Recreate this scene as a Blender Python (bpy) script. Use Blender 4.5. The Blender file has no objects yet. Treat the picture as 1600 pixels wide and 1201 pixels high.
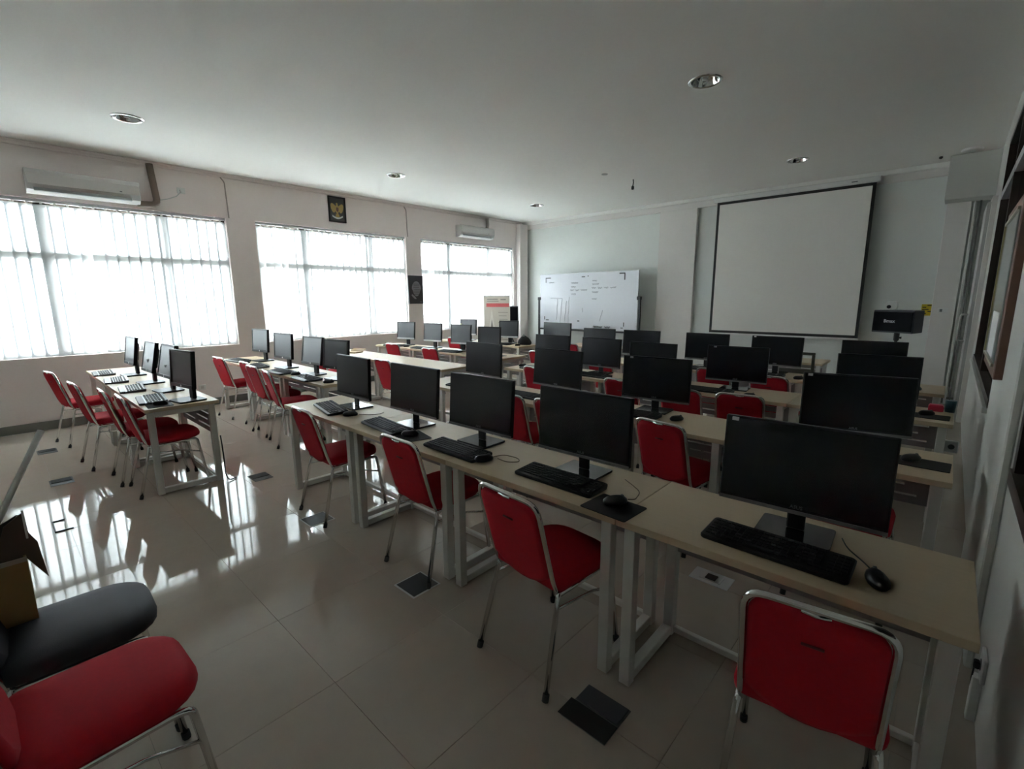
import bpy, bmesh, math, random
from mathutils import Vector, Matrix
random.seed(7)
C = bpy.context.scene.collection
SC = bpy.context.scene
PI = math.pi
R = math.radians

# ------------------------------------------------------------------ camera
def set_camera():
    yaw, pit, roll, f, H = R(42.4844), R(10.3694), R(-0.3942), 744.05, 1.63
    cy, sy, cp, sp = math.cos(yaw), math.sin(yaw), math.cos(pit), math.sin(pit)
    fwd = Vector((-sy*cp, cy*cp, -sp)); right = Vector((cy, sy, 0)); up = right.cross(fwd)
    cr, sr = math.cos(roll), math.sin(roll)
    r2 = cr*right + sr*up; u2 = -sr*right + cr*up
    cam = bpy.data.cameras.new('camera'); o = bpy.data.objects.new('camera', cam); C.objects.link(o)
    cam.sensor_fit = 'HORIZONTAL'; cam.sensor_width = 36; cam.lens = f/1600*36
    cam.clip_start = .02; cam.clip_end = 200
    m = Matrix((r2, u2, -fwd)).transposed().to_4x4(); m.translation = (0, 0, H)
    o.matrix_world = m
    SC.camera = o
set_camera()

# ------------------------------------------------------------------ world: bright overcast sky
W = bpy.data.worlds.new('overcast_sky'); SC.world = W; W.use_nodes = True
nt = W.node_tree; bg = nt.nodes['Background']
tc = nt.nodes.new('ShaderNodeTexCoord'); sep = nt.nodes.new('ShaderNodeSeparateXYZ')
ramp = nt.nodes.new('ShaderNodeValToRGB')
nt.links.new(tc.outputs['Generated'], sep.inputs[0]); nt.links.new(sep.outputs['Z'], ramp.inputs[0])
ramp.color_ramp.elements[0].position = 0; ramp.color_ramp.elements[0].color = (.96, .97, .99, 1)
ramp.color_ramp.elements[1].position = 1; ramp.color_ramp.elements[1].color = (.97, .98, .99, 1)
nt.links.new(ramp.outputs[0], bg.inputs['Color']); bg.inputs['Strength'].default_value = 62.0

SC.view_settings.view_transform = 'Standard'; SC.view_settings.look = 'None'
SC.view_settings.gamma = 1; SC.view_settings.use_curve_mapping = False
SC.view_settings.exposure = 1.95
SC.cycles.max_bounces = 12; SC.cycles.diffuse_bounces = 6; SC.cycles.glossy_bounces = 4
SC.cycles.transparent_max_bounces = 12
SC.cycles.caustics_reflective = False; SC.cycles.caustics_refractive = False
SC.cycles.sample_clamp_indirect = 6

# ------------------------------------------------------------------ materials
MATS = {}
def mat(name, col, rough=.5, metal=0, spec=.5, noise=None, bump=None, coat=0):
    if name in MATS: return MATS[name]
    m = bpy.data.materials.new(name); m.use_nodes = True
    t = m.node_tree; b = t.nodes['Principled BSDF']
    b.inputs['Base Color'].default_value = (*col, 1); b.inputs['Roughness'].default_value = rough
    b.inputs['Metallic'].default_value = metal; b.inputs['Specular IOR Level'].default_value = spec
    b.inputs['Coat Weight'].default_value = coat
    co = t.nodes.new('ShaderNodeTexCoord')
    if noise:
        sc, amt = noise[0], noise[1]
        mp = t.nodes.new('ShaderNodeMapping'); t.links.new(co.outputs['Object'], mp.inputs[0])
        if len(noise) > 2: mp.inputs['Scale'].default_value = noise[2]
        n = t.nodes.new('ShaderNodeTexNoise'); n.inputs['Scale'].default_value = sc; n.inputs['Detail'].default_value = 5
        t.links.new(mp.outputs[0], n.inputs['Vector'])
        mx = t.nodes.new('ShaderNodeMix'); mx.data_type = 'RGBA'
        mx.inputs['A'].default_value = (*[max(0, c*(1-amt)) for c in col], 1)
        mx.inputs['B'].default_value = (*[min(1, c*(1+amt)) for c in col], 1)
        t.links.new(n.outputs['Fac'], mx.inputs['Factor']); t.links.new(mx.outputs['Result'], b.inputs['Base Color'])
    if bump:
        n2 = t.nodes.new('ShaderNodeTexNoise'); n2.inputs['Scale'].default_value = bump[0]
        t.links.new(co.outputs['Object'], n2.inputs['Vector'])
        bp = t.nodes.new('ShaderNodeBump'); bp.inputs['Strength'].default_value = bump[1]; bp.inputs['Distance'].default_value = .01
        t.links.new(n2.outputs['Fac'], bp.inputs['Height']); t.links.new(bp.outputs[0], b.inputs['Normal'])
    MATS[name] = m
    return m
PINK = mat('pinkish_wall_paint', (.86, .785, .765), .75, noise=(3, .03), bump=(60, .06))
GREEN = mat('pale_green_wall_paint', (.74, .765, .735), .75, noise=(3, .03), bump=(60, .06))
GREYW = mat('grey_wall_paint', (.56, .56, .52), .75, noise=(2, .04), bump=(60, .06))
PINKF = mat('front_trim_paint', (.74, .715, .685), .75, noise=(3, .03), bump=(60, .06))
CEIL = mat('ceiling_paint', (.86, .855, .82), .85, noise=(2, .02))
SKIRT = mat('dark_skirting', (.20, .20, .185), .35)
TILE = mat('glossy_beige_tile', (.435, .375, .315), .035, spec=.32, noise=(9, .05))
GROUT = mat('grout', (.36, .325, .285), .3)
WOOD = mat('pale_maple_laminate', (.82, .68, .475), .42, spec=.35, noise=(6, .05, (1, 12, 12)))
WOODE = mat('maple_edge_band', (.58, .46, .31), .45, noise=(8, .06, (1, 8, 8)))
WHITEM = mat('white_powder_coat', (.66, .64, .60), .42)
PANEL = mat('mauve_grey_metal', (.30, .275, .275), .45)
RED = mat('red_fabric', (.40, .010, .022), .85, spec=.25, noise=(60, .12), bump=(900, .12))
CHROME = mat('chrome', (.72, .72, .71), .10, 1)
RUBBER = mat('dark_rubber', (.02, .02, .02), .7)
BLACKP = mat('black_plastic', (.009, .009, .011), .4, spec=.35)
KEYM = mat('key_plastic', (.016, .016, .018), .6, spec=.3)
SCREENM = mat('dark_screen', (.006, .007, .011), .27, spec=.42)
SCREENL = mat('matte_screen', (.020, .022, .030), .36, spec=.75)
GLASSB = mat('black_gloss', (.035, .035, .038), .10)
CHIN = mat('grey_bezel', (.19, .18, .185), .35)
SILVER = mat('silver_plastic', (.55, .55, .54), .35)
VINYL = mat('black_vinyl', (.035, .036, .045), .6, spec=.3, noise=(12, .15), bump=(300, .08))
WHITEP = mat('white_plastic', (.72, .72, .70), .35)
ACW = mat('aircon_plastic', (.56, .54, .52), .4)
PAPER = mat('paper', (.84, .84, .82), .8)
BOARD = mat('whiteboard_enamel', (.64, .65, .70), .22, noise=(2.2, .035))
INK = mat('marker_ink', (.03, .03, .035), .6)
INKL = mat('faint_marker', (.30, .31, .36), .6)
FABSCR = mat('projection_fabric', (.86, .845, .80), .9, noise=(4, .02))
BLACKT = mat('black_border', (.012, .012, .012), .6)
PIPE = mat('brown_pipe_wrap', (.17, .125, .10), .7)
DARKW = mat('dark_wood', (.035, .022, .018), .4)
BROWN = mat('reddish_brown_wood', (.13, .062, .042), .5, noise=(8, .15, (1, 1, .2)))
ALU = mat('aluminium', (.50, .51, .52), .4, .5)
YELLOW = mat('yellow_sign', (.55, .42, .015), .5)
GOLD = mat('emblem_gold', (.38, .26, .07), .5)
CARD = mat('cardboard', (.42, .28, .12), .75, noise=(5, .15))
PLY = mat('brown_board', (.13, .085, .062), .6, noise=(8, .1))
MOUSEP = mat('mousepad_cloth', (.013, .012, .014), .8)
CABLE = mat('cable_black', (.015, .015, .015), .5)
CABLEB = mat('cable_brown', (.14, .09, .05), .5)
BANNER = mat('beige_banner', (.50, .44, .37), .6)
BANRED = mat('banner_red', (.50, .06, .06), .6)
BANGREY = mat('banner_grey', (.20, .18, .165), .6)
SPKCLOTH = mat('speaker_cloth', (.007, .007, .009), .8, spec=.12)
SPKSIDE = mat('speaker_side', (.07, .074, .085), .5, spec=.3)
DGREY = mat('dark_grey_metal', (.12, .12, .125), .4)
CONC = mat('outdoor_concrete', (.42, .42, .40), .9, noise=(.6, .1))
FRAMEW = mat('dark_window_frame', (.06, .045, .035), .45)
STICK = mat('white_sticker', (.75, .75, .75), .6)
REDP = mat('bright_red_plastic', (.55, .02, .06), .4)
TEAL = mat('teal_plastic', (.03, .10, .13), .4)
YNOTE = mat('yellow_note', (.55, .52, .16), .7)
DARKG = mat('dark_glass', (.012, .013, .014), .08)
POSTER = mat('poster_black', (.018, .018, .022), .5)
POSTG = mat('poster_silver', (.26, .27, .28), .5)
RIBBON = mat('ribbon_white', (.6, .6, .58), .5)

def slat_mat():
    m = bpy.data.materials.new('translucent_blind_cloth'); m.use_nodes = True
    t = m.node_tree; t.nodes.clear()
    out = t.nodes.new('ShaderNodeOutputMaterial'); mix = t.nodes.new('ShaderNodeMixShader')
    d = t.nodes.new('ShaderNodeBsdfDiffuse'); tr = t.nodes.new('ShaderNodeBsdfTranslucent')
    d.inputs['Color'].default_value = (.56, .58, .59, 1); tr.inputs['Color'].default_value = (.84, .88, .91, 1)
    mix.inputs[0].default_value = .075
    mix2 = t.nodes.new('ShaderNodeMixShader'); tp = t.nodes.new('ShaderNodeBsdfTransparent'); mix2.inputs[0].default_value = .008
    tp.inputs['Color'].default_value = (.93, .97, 1, 1)
    t.links.new(d.outputs[0], mix.inputs[1]); t.links.new(tr.outputs[0], mix.inputs[2])
    t.links.new(mix.outputs[0], mix2.inputs[1]); t.links.new(tp.outputs[0], mix2.inputs[2]); t.links.new(mix2.outputs[0], out.inputs[0])
    return m
SLAT = slat_mat()
def pane_mat():
    m = bpy.data.materials.new('window_glass'); m.use_nodes = True
    t = m.node_tree; t.nodes.clear()
    out = t.nodes.new('ShaderNodeOutputMaterial'); mix = t.nodes.new('ShaderNodeMixShader')
    a = t.nodes.new('ShaderNodeBsdfTransparent'); g = t.nodes.new('ShaderNodeBsdfGlossy')
    a.inputs['Color'].default_value = (.93, .97, .97, 1); g.inputs['Roughness'].default_value = .02
    mix.inputs[0].default_value = .06
    t.links.new(a.outputs[0], mix.inputs[1]); t.links.new(g.outputs[0], mix.inputs[2]); t.links.new(mix.outputs[0], out.inputs[0])
    return m
PANE = pane_mat()

# ------------------------------------------------------------------ mesh helpers
class MB:
    def __init__(s): s.bm = bmesh.new(); s.mats = []
    def mi(s, m):
        if m not in s.mats: s.mats.append(m)
        return s.mats.index(m)
    def faces(s, fs, m, smooth=False):
        i = s.mi(m)
        for f in fs: f.material_index = i; f.smooth = smooth
    def box(s, x0, x1, y0, y1, z0, z1, m, bev=0, M=None, seg=1):
        b2 = bmesh.new()
        vs = [b2.verts.new((x, y, z)) for x in (x0, x1) for y in (y0, y1) for z in (z0, z1)]
        for q in ((0, 1, 3, 2), (4, 6, 7, 5), (0, 4, 5, 1), (2, 3, 7, 6), (0, 2, 6, 4), (1, 5, 7, 3)):
            b2.faces.new([vs[k] for k in q])
        if bev: bmesh.ops.bevel(b2, geom=b2.edges[:], offset=bev, segments=seg, affect='EDGES', profile=.6)
        if M is not None: bmesh.ops.transform(b2, matrix=M, verts=b2.verts)
        s.add(b2, m); return s
    def add(s, b2, m, smooth=False):
        bmesh.ops.recalc_face_normals(b2, faces=b2.faces)
        mp = {}
        for v in b2.verts: mp[v] = s.bm.verts.new(v.co)
        i = s.mi(m)
        for f in b2.faces:
            nf = s.bm.faces.new([mp[v] for v in f.verts]); nf.material_index = i; nf.smooth = smooth or f.smooth
        b2.free()
    def tube(s, pts, r, m, n=8, closed=False, caps=True, flat=None):
        pts = [Vector(p) for p in pts]; b2 = bmesh.new(); rings = []
        N = len(pts); prev = None
        for k, p in enumerate(pts):
            if closed: d = (pts[(k+1) % N]-pts[k-1])
            elif k == 0: d = pts[1]-pts[0]
            elif k == N-1: d = pts[-1]-pts[-2]
            else: d = (pts[k+1]-p).normalized()+(p-pts[k-1]).normalized()
            d.normalize()
            if prev is None:
                a = Vector((0, 0, 1)) if abs(d.z) < .9 else Vector((1, 0, 0))
                u = d.cross(a).normalized()
            else:
                u = (prev-d*prev.dot(d)).normalized()
            prev = u; v = d.cross(u)
            rr = r[k] if isinstance(r, (list, tuple)) else r
            f2 = flat or 1
            rings.append([b2.verts.new(p+u*rr*math.cos(2*PI*j/n)+v*rr*f2*math.sin(2*PI*j/n)) for j in range(n)])
        for k in range(N if closed else N-1):
            A, B = rings[k], rings[(k+1) % N]
            for j in range(n):
                f = b2.faces.new((A[j], A[(j+1) % n], B[(j+1) % n], B[j])); f.smooth = True
        if caps and not closed:
            b2.faces.new(rings[0][::-1]); b2.faces.new(rings[-1])
        s.add(b2, m); return s
    def loft(s, loops, m, cap0=True, cap1=True, smooth=True):
        b2 = bmesh.new(); rs = [[b2.verts.new(p) for p in L] for L in loops]; n = len(rs[0])
        for A, B in zip(rs, rs[1:]):
            for j in range(n):
                f = b2.faces.new((A[j], A[(j+1) % n], B[(j+1) % n], B[j])); f.smooth = smooth
        if cap0: b2.faces.new(rs[0][::-1])
        if cap1: f = b2.faces.new(rs[-1]); f.smooth = False
        s.add(b2, m); return s
    def prism(s, outline, d, m, M=None, bev=0):
        """outline of (x, z) extruded along y from 0 to d"""
        b2 = bmesh.new()
        a = [b2.verts.new((x, 0, z)) for x, z in outline]; b = [b2.verts.new((x, d, z)) for x, z in outline]
        n = len(a)
        b2.faces.new(a); b2.faces.new(b[::-1])
        for j in range(n): b2.faces.new((a[j], b[j], b[(j+1) % n], a[(j+1) % n]))
        if bev: bmesh.ops.bevel(b2, geom=b2.edges[:], offset=bev, segments=1, affect='EDGES')
        if M is not None: bmesh.ops.transform(b2, matrix=M, verts=b2.verts)
        s.add(b2, m); return s
    def mesh(s, name):
        me = bpy.data.meshes.new(name)
        s.bm.normal_update(); s.bm.to_mesh(me); s.bm.free()
        for m in s.mats: me.materials.append(m)
        return me

def rrect(w, h, r, n=4, cx=0, cy=0, rs=None):
    """rounded rectangle outline, counter clockwise; rs = radii (br, tr, tl, bl)"""
    rs = rs or (r, r, r, r); pts = []
    for (sx, sy, a0, q) in ((1, -1, -90, rs[0]), (1, 1, 0, rs[1]), (-1, 1, 90, rs[2]), (-1, -1, 180, rs[3])):
        for k in range(n+1):
            a = R(a0+90*k/n)
            pts.append((cx+sx*(w/2-q)+q*math.cos(a), cy+sy*(h/2-q)+q*math.sin(a)))
    return pts
def arc(pts, r=.03, n=4):
    """round the inner corners of a polyline"""
    P = [Vector(p) for p in pts]; out = [P[0]]
    for k in range(1, len(P)-1):
        a = (P[k-1]-P[k]); b = (P[k+1]-P[k]); q = min(r, a.length*.45, b.length*.45)
        A = P[k]+a.normalized()*q; B = P[k]+b.normalized()*q
        for i in range(n+1):
            t = i/n; out.append(A*(1-t)**2+P[k]*2*t*(1-t)+B*t*t)
    out.append(P[-1]); return out

def link(name, me, parent=None, loc=(0, 0, 0), rot=(0, 0, 0)):
    o = bpy.data.objects.new(name, me); C.objects.link(o); o.parent = parent
    o.location = loc; o.rotation_euler = rot; return o
def obj(name, mb, parent=None, loc=(0, 0, 0), rot=(0, 0, 0)):
    return link(name, mb.mesh(name), parent, loc, rot)
def tag(o, label, cat, group=None):
    o['label'] = label; o['category'] = cat
    if group: o['group'] = group
    return o
def thing(name, label, cat, loc=(0, 0, 0), rz=0, group=None):
    o = bpy.data.objects.new(name, None); C.objects.link(o); o.empty_display_size = .05
    o.location = loc; o.rotation_euler = (0, 0, rz); return tag(o, label, cat, group)
def struct(name, mb, parent=None, label=None):
    o = obj(name, mb, parent)
    if parent is None: o['kind'] = 'structure'
    if label: o['label'] = label
    return o
def stamp(spec, name, label, cat, loc, rz=0, group=None):
    """a thing from shared part meshes: spec is a list of (part name, mesh, loc, rot, sub-parts)"""
    t = thing(name, label, cat, loc, rz, group)
    for s in spec:
        p = link(s[0], s[1], t, s[2] if len(s) > 2 else (0, 0, 0), s[3] if len(s) > 3 else (0, 0, 0))
        if len(s) > 4 and s[4]:
            for q in s[4]:
                o = link(q[0], q[1], p)
                if len(q) > 2: o['kind'] = q[2]
    return t
def text_mesh(txt, size, m, name='lettering', depth=.0004, bold=False):
    cu = bpy.data.curves.new(name, 'FONT'); cu.body = txt; cu.size = size; cu.extrude = depth
    cu.align_x = 'CENTER'; cu.align_y = 'CENTER'; cu.resolution_u = 2
    if bold: cu.offset = size*.02
    o = bpy.data.objects.new(name, cu); C.objects.link(o)
    dg = bpy.context.evaluated_depsgraph_get(); dg.update()
    me = bpy.data.meshes.new_from_object(o.evaluated_get(dg)); me.name = name
    bpy.data.objects.remove(o); bpy.data.curves.remove(cu)
    me.materials.clear(); me.materials.append(m)
    return me

# ------------------------------------------------------------------ the room
XL, XR, YF, YB, ZC = -8.4, .25, 9.65, -2.2, 3.5
WINS = [(-.17, 2.69), (3.11, 5.99), (6.36, 9.26)]
ZS, ZT = .92, 2.86
# floor slab and tiles
struct_floor = struct('floor', MB().box(XL-.2, XR+.2, YB-.2, YF+.2, -.2, -.0105, GROUT))
T = .6; tile_me = {}
ix0 = int(math.floor((XL-.02)/T))
xs = [XL+.02+k*T for k in range(16)]; ys = [YB+k*T for k in range(21)]
for x in xs:
    for y in ys:
        x1 = min(x+T, XR); y1 = min(y+T, YF)
        if x1-x < .03 or y1-y < .03: continue
        key = (round(x1-x, 3), round(y1-y, 3))
        if key not in tile_me:
            tile_me[key] = MB().box(.0007, key[0]-.0007, .0007, key[1]-.0007, -.0105, 0, TILE, bev=.0005).mesh('tile')
        link('tile', tile_me[key], struct_floor, (x, y, 0))
# outside ground
struct('ground', MB().box(-60, XL-.7, -40, 50, -.5, -.3, CONC))
# left wall with window openings
w = MB()
w.box(XL-.2, XL, YB-.2, YF+.2, -.3, ZS, PINK); w.box(XL-.2, XL, YB-.2, YF+.2, ZT, 3.75, PINK)
prev = YB-.2
for a, b in WINS+[(YF+.2, 0)]:
    w.box(XL-.2, XL, prev, a, ZS, ZT, PINK); prev = b
struct('wall_left', w)
struct('trim_1', MB().box(XL, XL+.03, YB, YF-.08, 3.44, ZC, PINK, .006).box(XL, XL+.05, YB, YF-.08, 3.475, ZC, PINK, .006))
struct('trim_2', MB().box(XL, XL+.14, 9.36, YF, 0, 3.44, PINK))
struct('baseboard_left', MB().box(XL, XL+.012, YB, YF, 0, .11, SKIRT, .003))
# front wall: recessed panels between pillars and a band
w = MB(); w.box(XL-.2, XR+.2, YF+.06, YF+.25, -.3, 3.75, GREEN)
struct('wall_front', w)
w = MB()
w.box(XL, -.24, YF, YF+.06, 3.32, ZC, PINKF, .004); w.box(-4.66, -3.89, YF-.02, YF+.06, 0, 3.32, PINKF, .006)
w.box(-.235, .03, YF-.05, YF+.06, 0, ZC, PINKF, .006)
struct('trim_3', w)
struct('trim_4', MB().box(XL, XR, YF-.06, YF, 3.43, ZC, CEIL, .008))
struct('baseboard_front', MB().box(XL, XR, YF-.004, YF+.06, 0, .10, SKIRT))
# dropped soffit in the front right corner
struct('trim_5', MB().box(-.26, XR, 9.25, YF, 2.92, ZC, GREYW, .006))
# right wall with two dark corridor windows and pillars
w = MB()
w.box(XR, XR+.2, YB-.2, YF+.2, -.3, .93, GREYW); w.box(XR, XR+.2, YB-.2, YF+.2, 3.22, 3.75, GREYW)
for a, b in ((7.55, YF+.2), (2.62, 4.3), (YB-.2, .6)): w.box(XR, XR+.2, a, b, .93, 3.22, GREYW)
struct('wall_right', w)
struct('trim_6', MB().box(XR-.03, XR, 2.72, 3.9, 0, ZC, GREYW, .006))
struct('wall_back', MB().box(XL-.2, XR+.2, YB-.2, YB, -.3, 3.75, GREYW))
struct('roof_with_shade_eave', MB().box(XL-.2, XR+.2, YB-.2, YF+.25, 3.75, 3.9, CEIL).box(XL-1.3, XL-.2, YB-3, YF+3, 3.35, 3.5, CEIL))  # unseen roof slab, plus an eave added to shade the upper blinds
for n, (a, b) in (('window_4', (4.3, 7.55)), ('window_5', (.6, 2.62))):
    w = MB()
    w.box(XR-.012, XR+.10, a, b, .90, .96, DARKW); w.box(XR-.004, XR+.10, a, b, 3.17, 3.22, DARKW)
    w.box(XR-.004, XR+.10, a, b, 2.62, 2.70, ALU)
    for y in (a+.03, (a+b)/2, b-.03): w.box(XR-.004, XR+.10, y-.035, y+.035, .93, 3.22, DARKW)
    f = struct(n, w)
    m1 = (a+b)/2
    for (y0, y1) in ((a+.06, m1-.03), (m1+.03, b-.06)):
        for (z0, z1) in ((.96, 2.62), (2.70, 3.17)):
            obj('pane', MB().box(XR+.04, XR+.05, y0, y1, z0, z1, DARKG), f)
struct('trim_7', MB().box(XR-.035, XR, 4.3, 7.6, .865, .905, GREYW, .004))
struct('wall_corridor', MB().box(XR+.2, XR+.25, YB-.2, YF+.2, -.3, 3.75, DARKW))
# door in the front right corner, seen edge-on
d = struct('door_1', MB().box(.165, .205, 8.35, 9.42, .01, 2.72, mat('grey_door', (.40, .40, .385), .5), .004))
obj('door_handle', MB().tube(arc([(.165, 8.95, 1.0), (.095, 8.95, 1.0), (.095, 8.95, 1.36), (.165, 8.95, 1.36)], .06), .013, WHITEP, 10), d)
w = MB(); w.box(.20, .25, 8.30, 8.36, 0, 2.78, WHITEM, .003); w.box(.20, .25, 9.42, 9.48, 0, 2.78, WHITEM, .003); w.box(.20, .25, 8.36, 9.42, 2.73, 2.78, WHITEM, .003)
obj('door_frame', w, d)
# ceiling with round cut-outs for downlights
LX = [-6.6, -1.85]; LY = [1.28, 4.58, 8.0]; HR = .118
def ceiling():
    b = bmesh.new(); q = .15
    xb = [XL]+[v for x in LX for v in (x-q, x+q)]+[XR]; yb = [YB]+[v for y in LY for v in (y-q, y+q)]+[YF+.06]
    for i in range(len(xb)-1):
        for j in range(len(yb)-1):
            x0, x1, y0, y1 = xb[i], xb[i+1], yb[j], yb[j+1]
            if i % 2 == 1 and j % 2 == 1:
                cx, cy = (x0+x1)/2, (y0+y1)/2; n = 24; sq = []; ci = []; up = []
                for k in range(n):
                    a = 2*PI*k/n; c, s_ = math.cos(a), math.sin(a); m = max(abs(c), abs(s_))
                    sq.append(b.verts.new((cx+q*c/m, cy+q*s_/m, ZC))); ci.append(b.verts.new((cx+HR*c, cy+HR*s_, ZC)))
                for k in range(n):
                    b.faces.new((sq[k], sq[(k+1) % n], ci[(k+1) % n], ci[k]))
            else:
                b.faces.new([b.verts.new(p) for p in ((x0, y0, ZC), (x0, y1, ZC), (x1, y1, ZC), (x1, y0, ZC))])
    mb = MB(); mb.bm = b; mb.mi(CEIL); return mb
struct('ceiling', ceiling())

# windows of the left wall
def left_window(n, a, b):
    x0, x1 = XL-.135, XL-.085; w = MB()
    zt = 2.19; s1, s2 = a+(b-a)*.28, a+(b-a)*.72
    w.box(x0, x1, a, b, ZS, ZS+.07, FRAMEW); w.box(x0, x1, a, b, ZT-.09, ZT, FRAMEW)
    w.box(x0, x1, a, a+.06, ZS, ZT, FRAMEW); w.box(x0, x1, b-.06, b, ZS, ZT, FRAMEW)
    w.box(x0, x1, a, b, zt-.05, zt+.05, FRAMEW)
    for s in (s1, s2): w.box(x0, x1, s-.055, s+.055, ZS, ZT, FRAMEW)
    f = struct('window_%d' % n, w)
    for (y0, y1) in ((a+.06, s1-.055), (s1+.055, s2-.055), (s2+.055, b-.06)):
        for (z0, z1) in ((ZS+.07, zt-.05), (zt+.05, ZT-.06)):
            obj('pane', MB().box(XL-.115, XL-.109, y0, y1, z0, z1, PANE), f)
for k, (a, b) in enumerate(WINS): left_window(k+1, a, b)

# vertical blinds
SW, SP = .154, .125
def slat_mesh(h):
    mb = MB(); L = []
    for z in (0, h):
        L.append([(.006*math.cos(PI*(t/4-.5)*.9)-.004, SW*(t/4-.5), z) for t in range(5)])
    b2 = bmesh.new(); A = [b2.verts.new(p) for p in L[0]]; B = [b2.verts.new(p) for p in L[1]]
    for j in range(4): f = b2.faces.new((A[j], A[j+1], B[j+1], B[j])); f.smooth = True
    for v in b2.verts: pass
    mb.add(b2, SLAT); return mb.mesh('slat')
SLM = slat_mesh(2.792-.925)
CLIP = MB().box(-.006, .006, -.012, .012, 0, .028, WHITEP, .002).mesh('hanger_clip')
def blind(a, b, label, odd):
    t = thing('vertical_blind', label, 'blind', (XL-.05, (a+b)/2, 0), group='white vertical blinds on the left windows')
    L = (b-a)/2
    obj('head_rail', MB().box(-.022, .022, -L+.005, L-.005, 2.818, 2.852, ALU, .003), t)
    n = round((b-a-SW)/SP)+1; sp = (b-a-SW)/(n-1); off = -L+SW/2
    rnd = random.Random(int(a*10))
    for k in range(n):
        y = off+k*sp; tw = R(3.5)+rnd.uniform(-.012, .012)
        dy = 0; tilt = 0
        if k in odd: tw, dy, tilt = odd[k]
        s = link('slat', SLM, t, (0, y+dy, .925), (tilt, 0, tw))
        link('hanger_clip', CLIP, t, (.012, y+dy, 2.795), (0, 0, 0))
    ch = MB(); z = 1.0
    while z < 2.8:
        ch.box(-.004, .004, -.004, .004, z, z+.008, WHITEP); z += .022
    obj('bead_chain', ch, t, (.03, -L+.02, 0))
    return t
blind(*WINS[0], 'white vertical blind of the window nearest the camera, under the larger-looking air conditioner', {9: (R(20), .0, 0)})
blind(*WINS[1], 'white vertical blind of the middle window, below the framed gold emblem', {0: (R(24), .012, R(.8)), 3: (R(27), 0, R(.5))})
blind(*WINS[2], 'white vertical blind of the far window behind the beige banner', {2: (R(18), 0, 0)})

# ------------------------------------------------------------------ downlights
def downlight_spec():
    n = 24; prof = [(.105, 0), (.105, -.006), (.092, -.010), (.084, -.004), (.078, .02), (.066, .06), (.045, .085), (.0, .09)]
    ring = MB(); refl = MB(); bulb = MB()
    def lathe(mb, pr, m):
        mb.loft([[(r*math.cos(2*PI*k/n), r*math.sin(2*PI*k/n), z) for k in range(n)] for r, z in pr], m, False, False)
    lathe(ring, [(.146, 0), (.145, -.007), (.132, -.012), (.117, -.006), (.116, .0)], CHROME)
    lathe(refl, [(.1165, -.003), (.108, .02), (.092, .06), (.062, .095), (.003, .10)], CHROME)
    for r in (.020,):
        bulb.tube([(r*math.cos(t*.9), r*math.sin(t*.9), .095-.11*t/24) for t in range(25)], .008, WHITEP, 6)
    return [('trim_ring', ring.mesh('trim_ring')), ('reflector', refl.mesh('reflector')), ('bulb', bulb.mesh('bulb'))]
DL = downlight_spec()
for i, x in enumerate(LX):
    for j, y in enumerate(LY):
        if (i, j) == (1, 0): continue
        lab = {(0, 0): 'chrome recessed downlight nearest the window wall, closest to the camera', (0, 1): 'chrome recessed downlight above the framed emblem window',
               (0, 2): 'small chrome recessed downlight near the far window corner', (1, 1): 'large chrome recessed downlight overhead, right half of ceiling',
               (1, 2): 'chrome recessed downlight just in front of the projection screen'}[(i, j)]
        stamp(DL, 'downlight', lab, 'ceiling light', (x, y, ZC), 0, 'recessed ceiling downlights')
tag(obj('ceiling_disc', MB().loft([[(r*math.cos(2*PI*k/20), r*math.sin(2*PI*k/20), z) for k in range(20)] for r, z in ((.11, 0), (.11, -.02), (.09, -.03), (.01, -.032))], WHITEP, False, True), None, (-.05, 9.0, ZC)), 'flat white disc detector on the ceiling in the front right corner', 'detector')
tag(obj('smoke_detector', MB().loft([[(r*math.cos(2*PI*k/14), r*math.sin(2*PI*k/14), z) for k in range(14)] for r, z in ((.05, 0), (.045, -.012), (.005, -.014))], SILVER, False, True), None, (-4.23, 6.78, ZC)), 'tiny flat round cap on the ceiling left of the hanging plug', 'detector')
t = thing('hanging_plug', 'black cable end with plug hanging from the ceiling', 'cable', (-4.07, 7.39, ZC))
obj('cord', MB().tube([(0, 0, 0), (.004, .003, -.05), (-.002, 0, -.11)], .009, CABLE), t)
obj('plug', MB().tube([(-.002, 0, -.10), (-.003, 0, -.115), (-.004, 0, -.15), (-.004, 0, -.16)], [.012, .024, .024, .012], CABLE), t)
tag(obj('sprinkler', MB().tube([(0, 0, 0), (0, 0, -.02), (0, 0, -.03)], [.02, .022, .01], BLACKP), None, (-.36, 9.2, ZC)), 'tiny black sprinkler on the ceiling above the screen right end', 'sprinkler')

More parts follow.
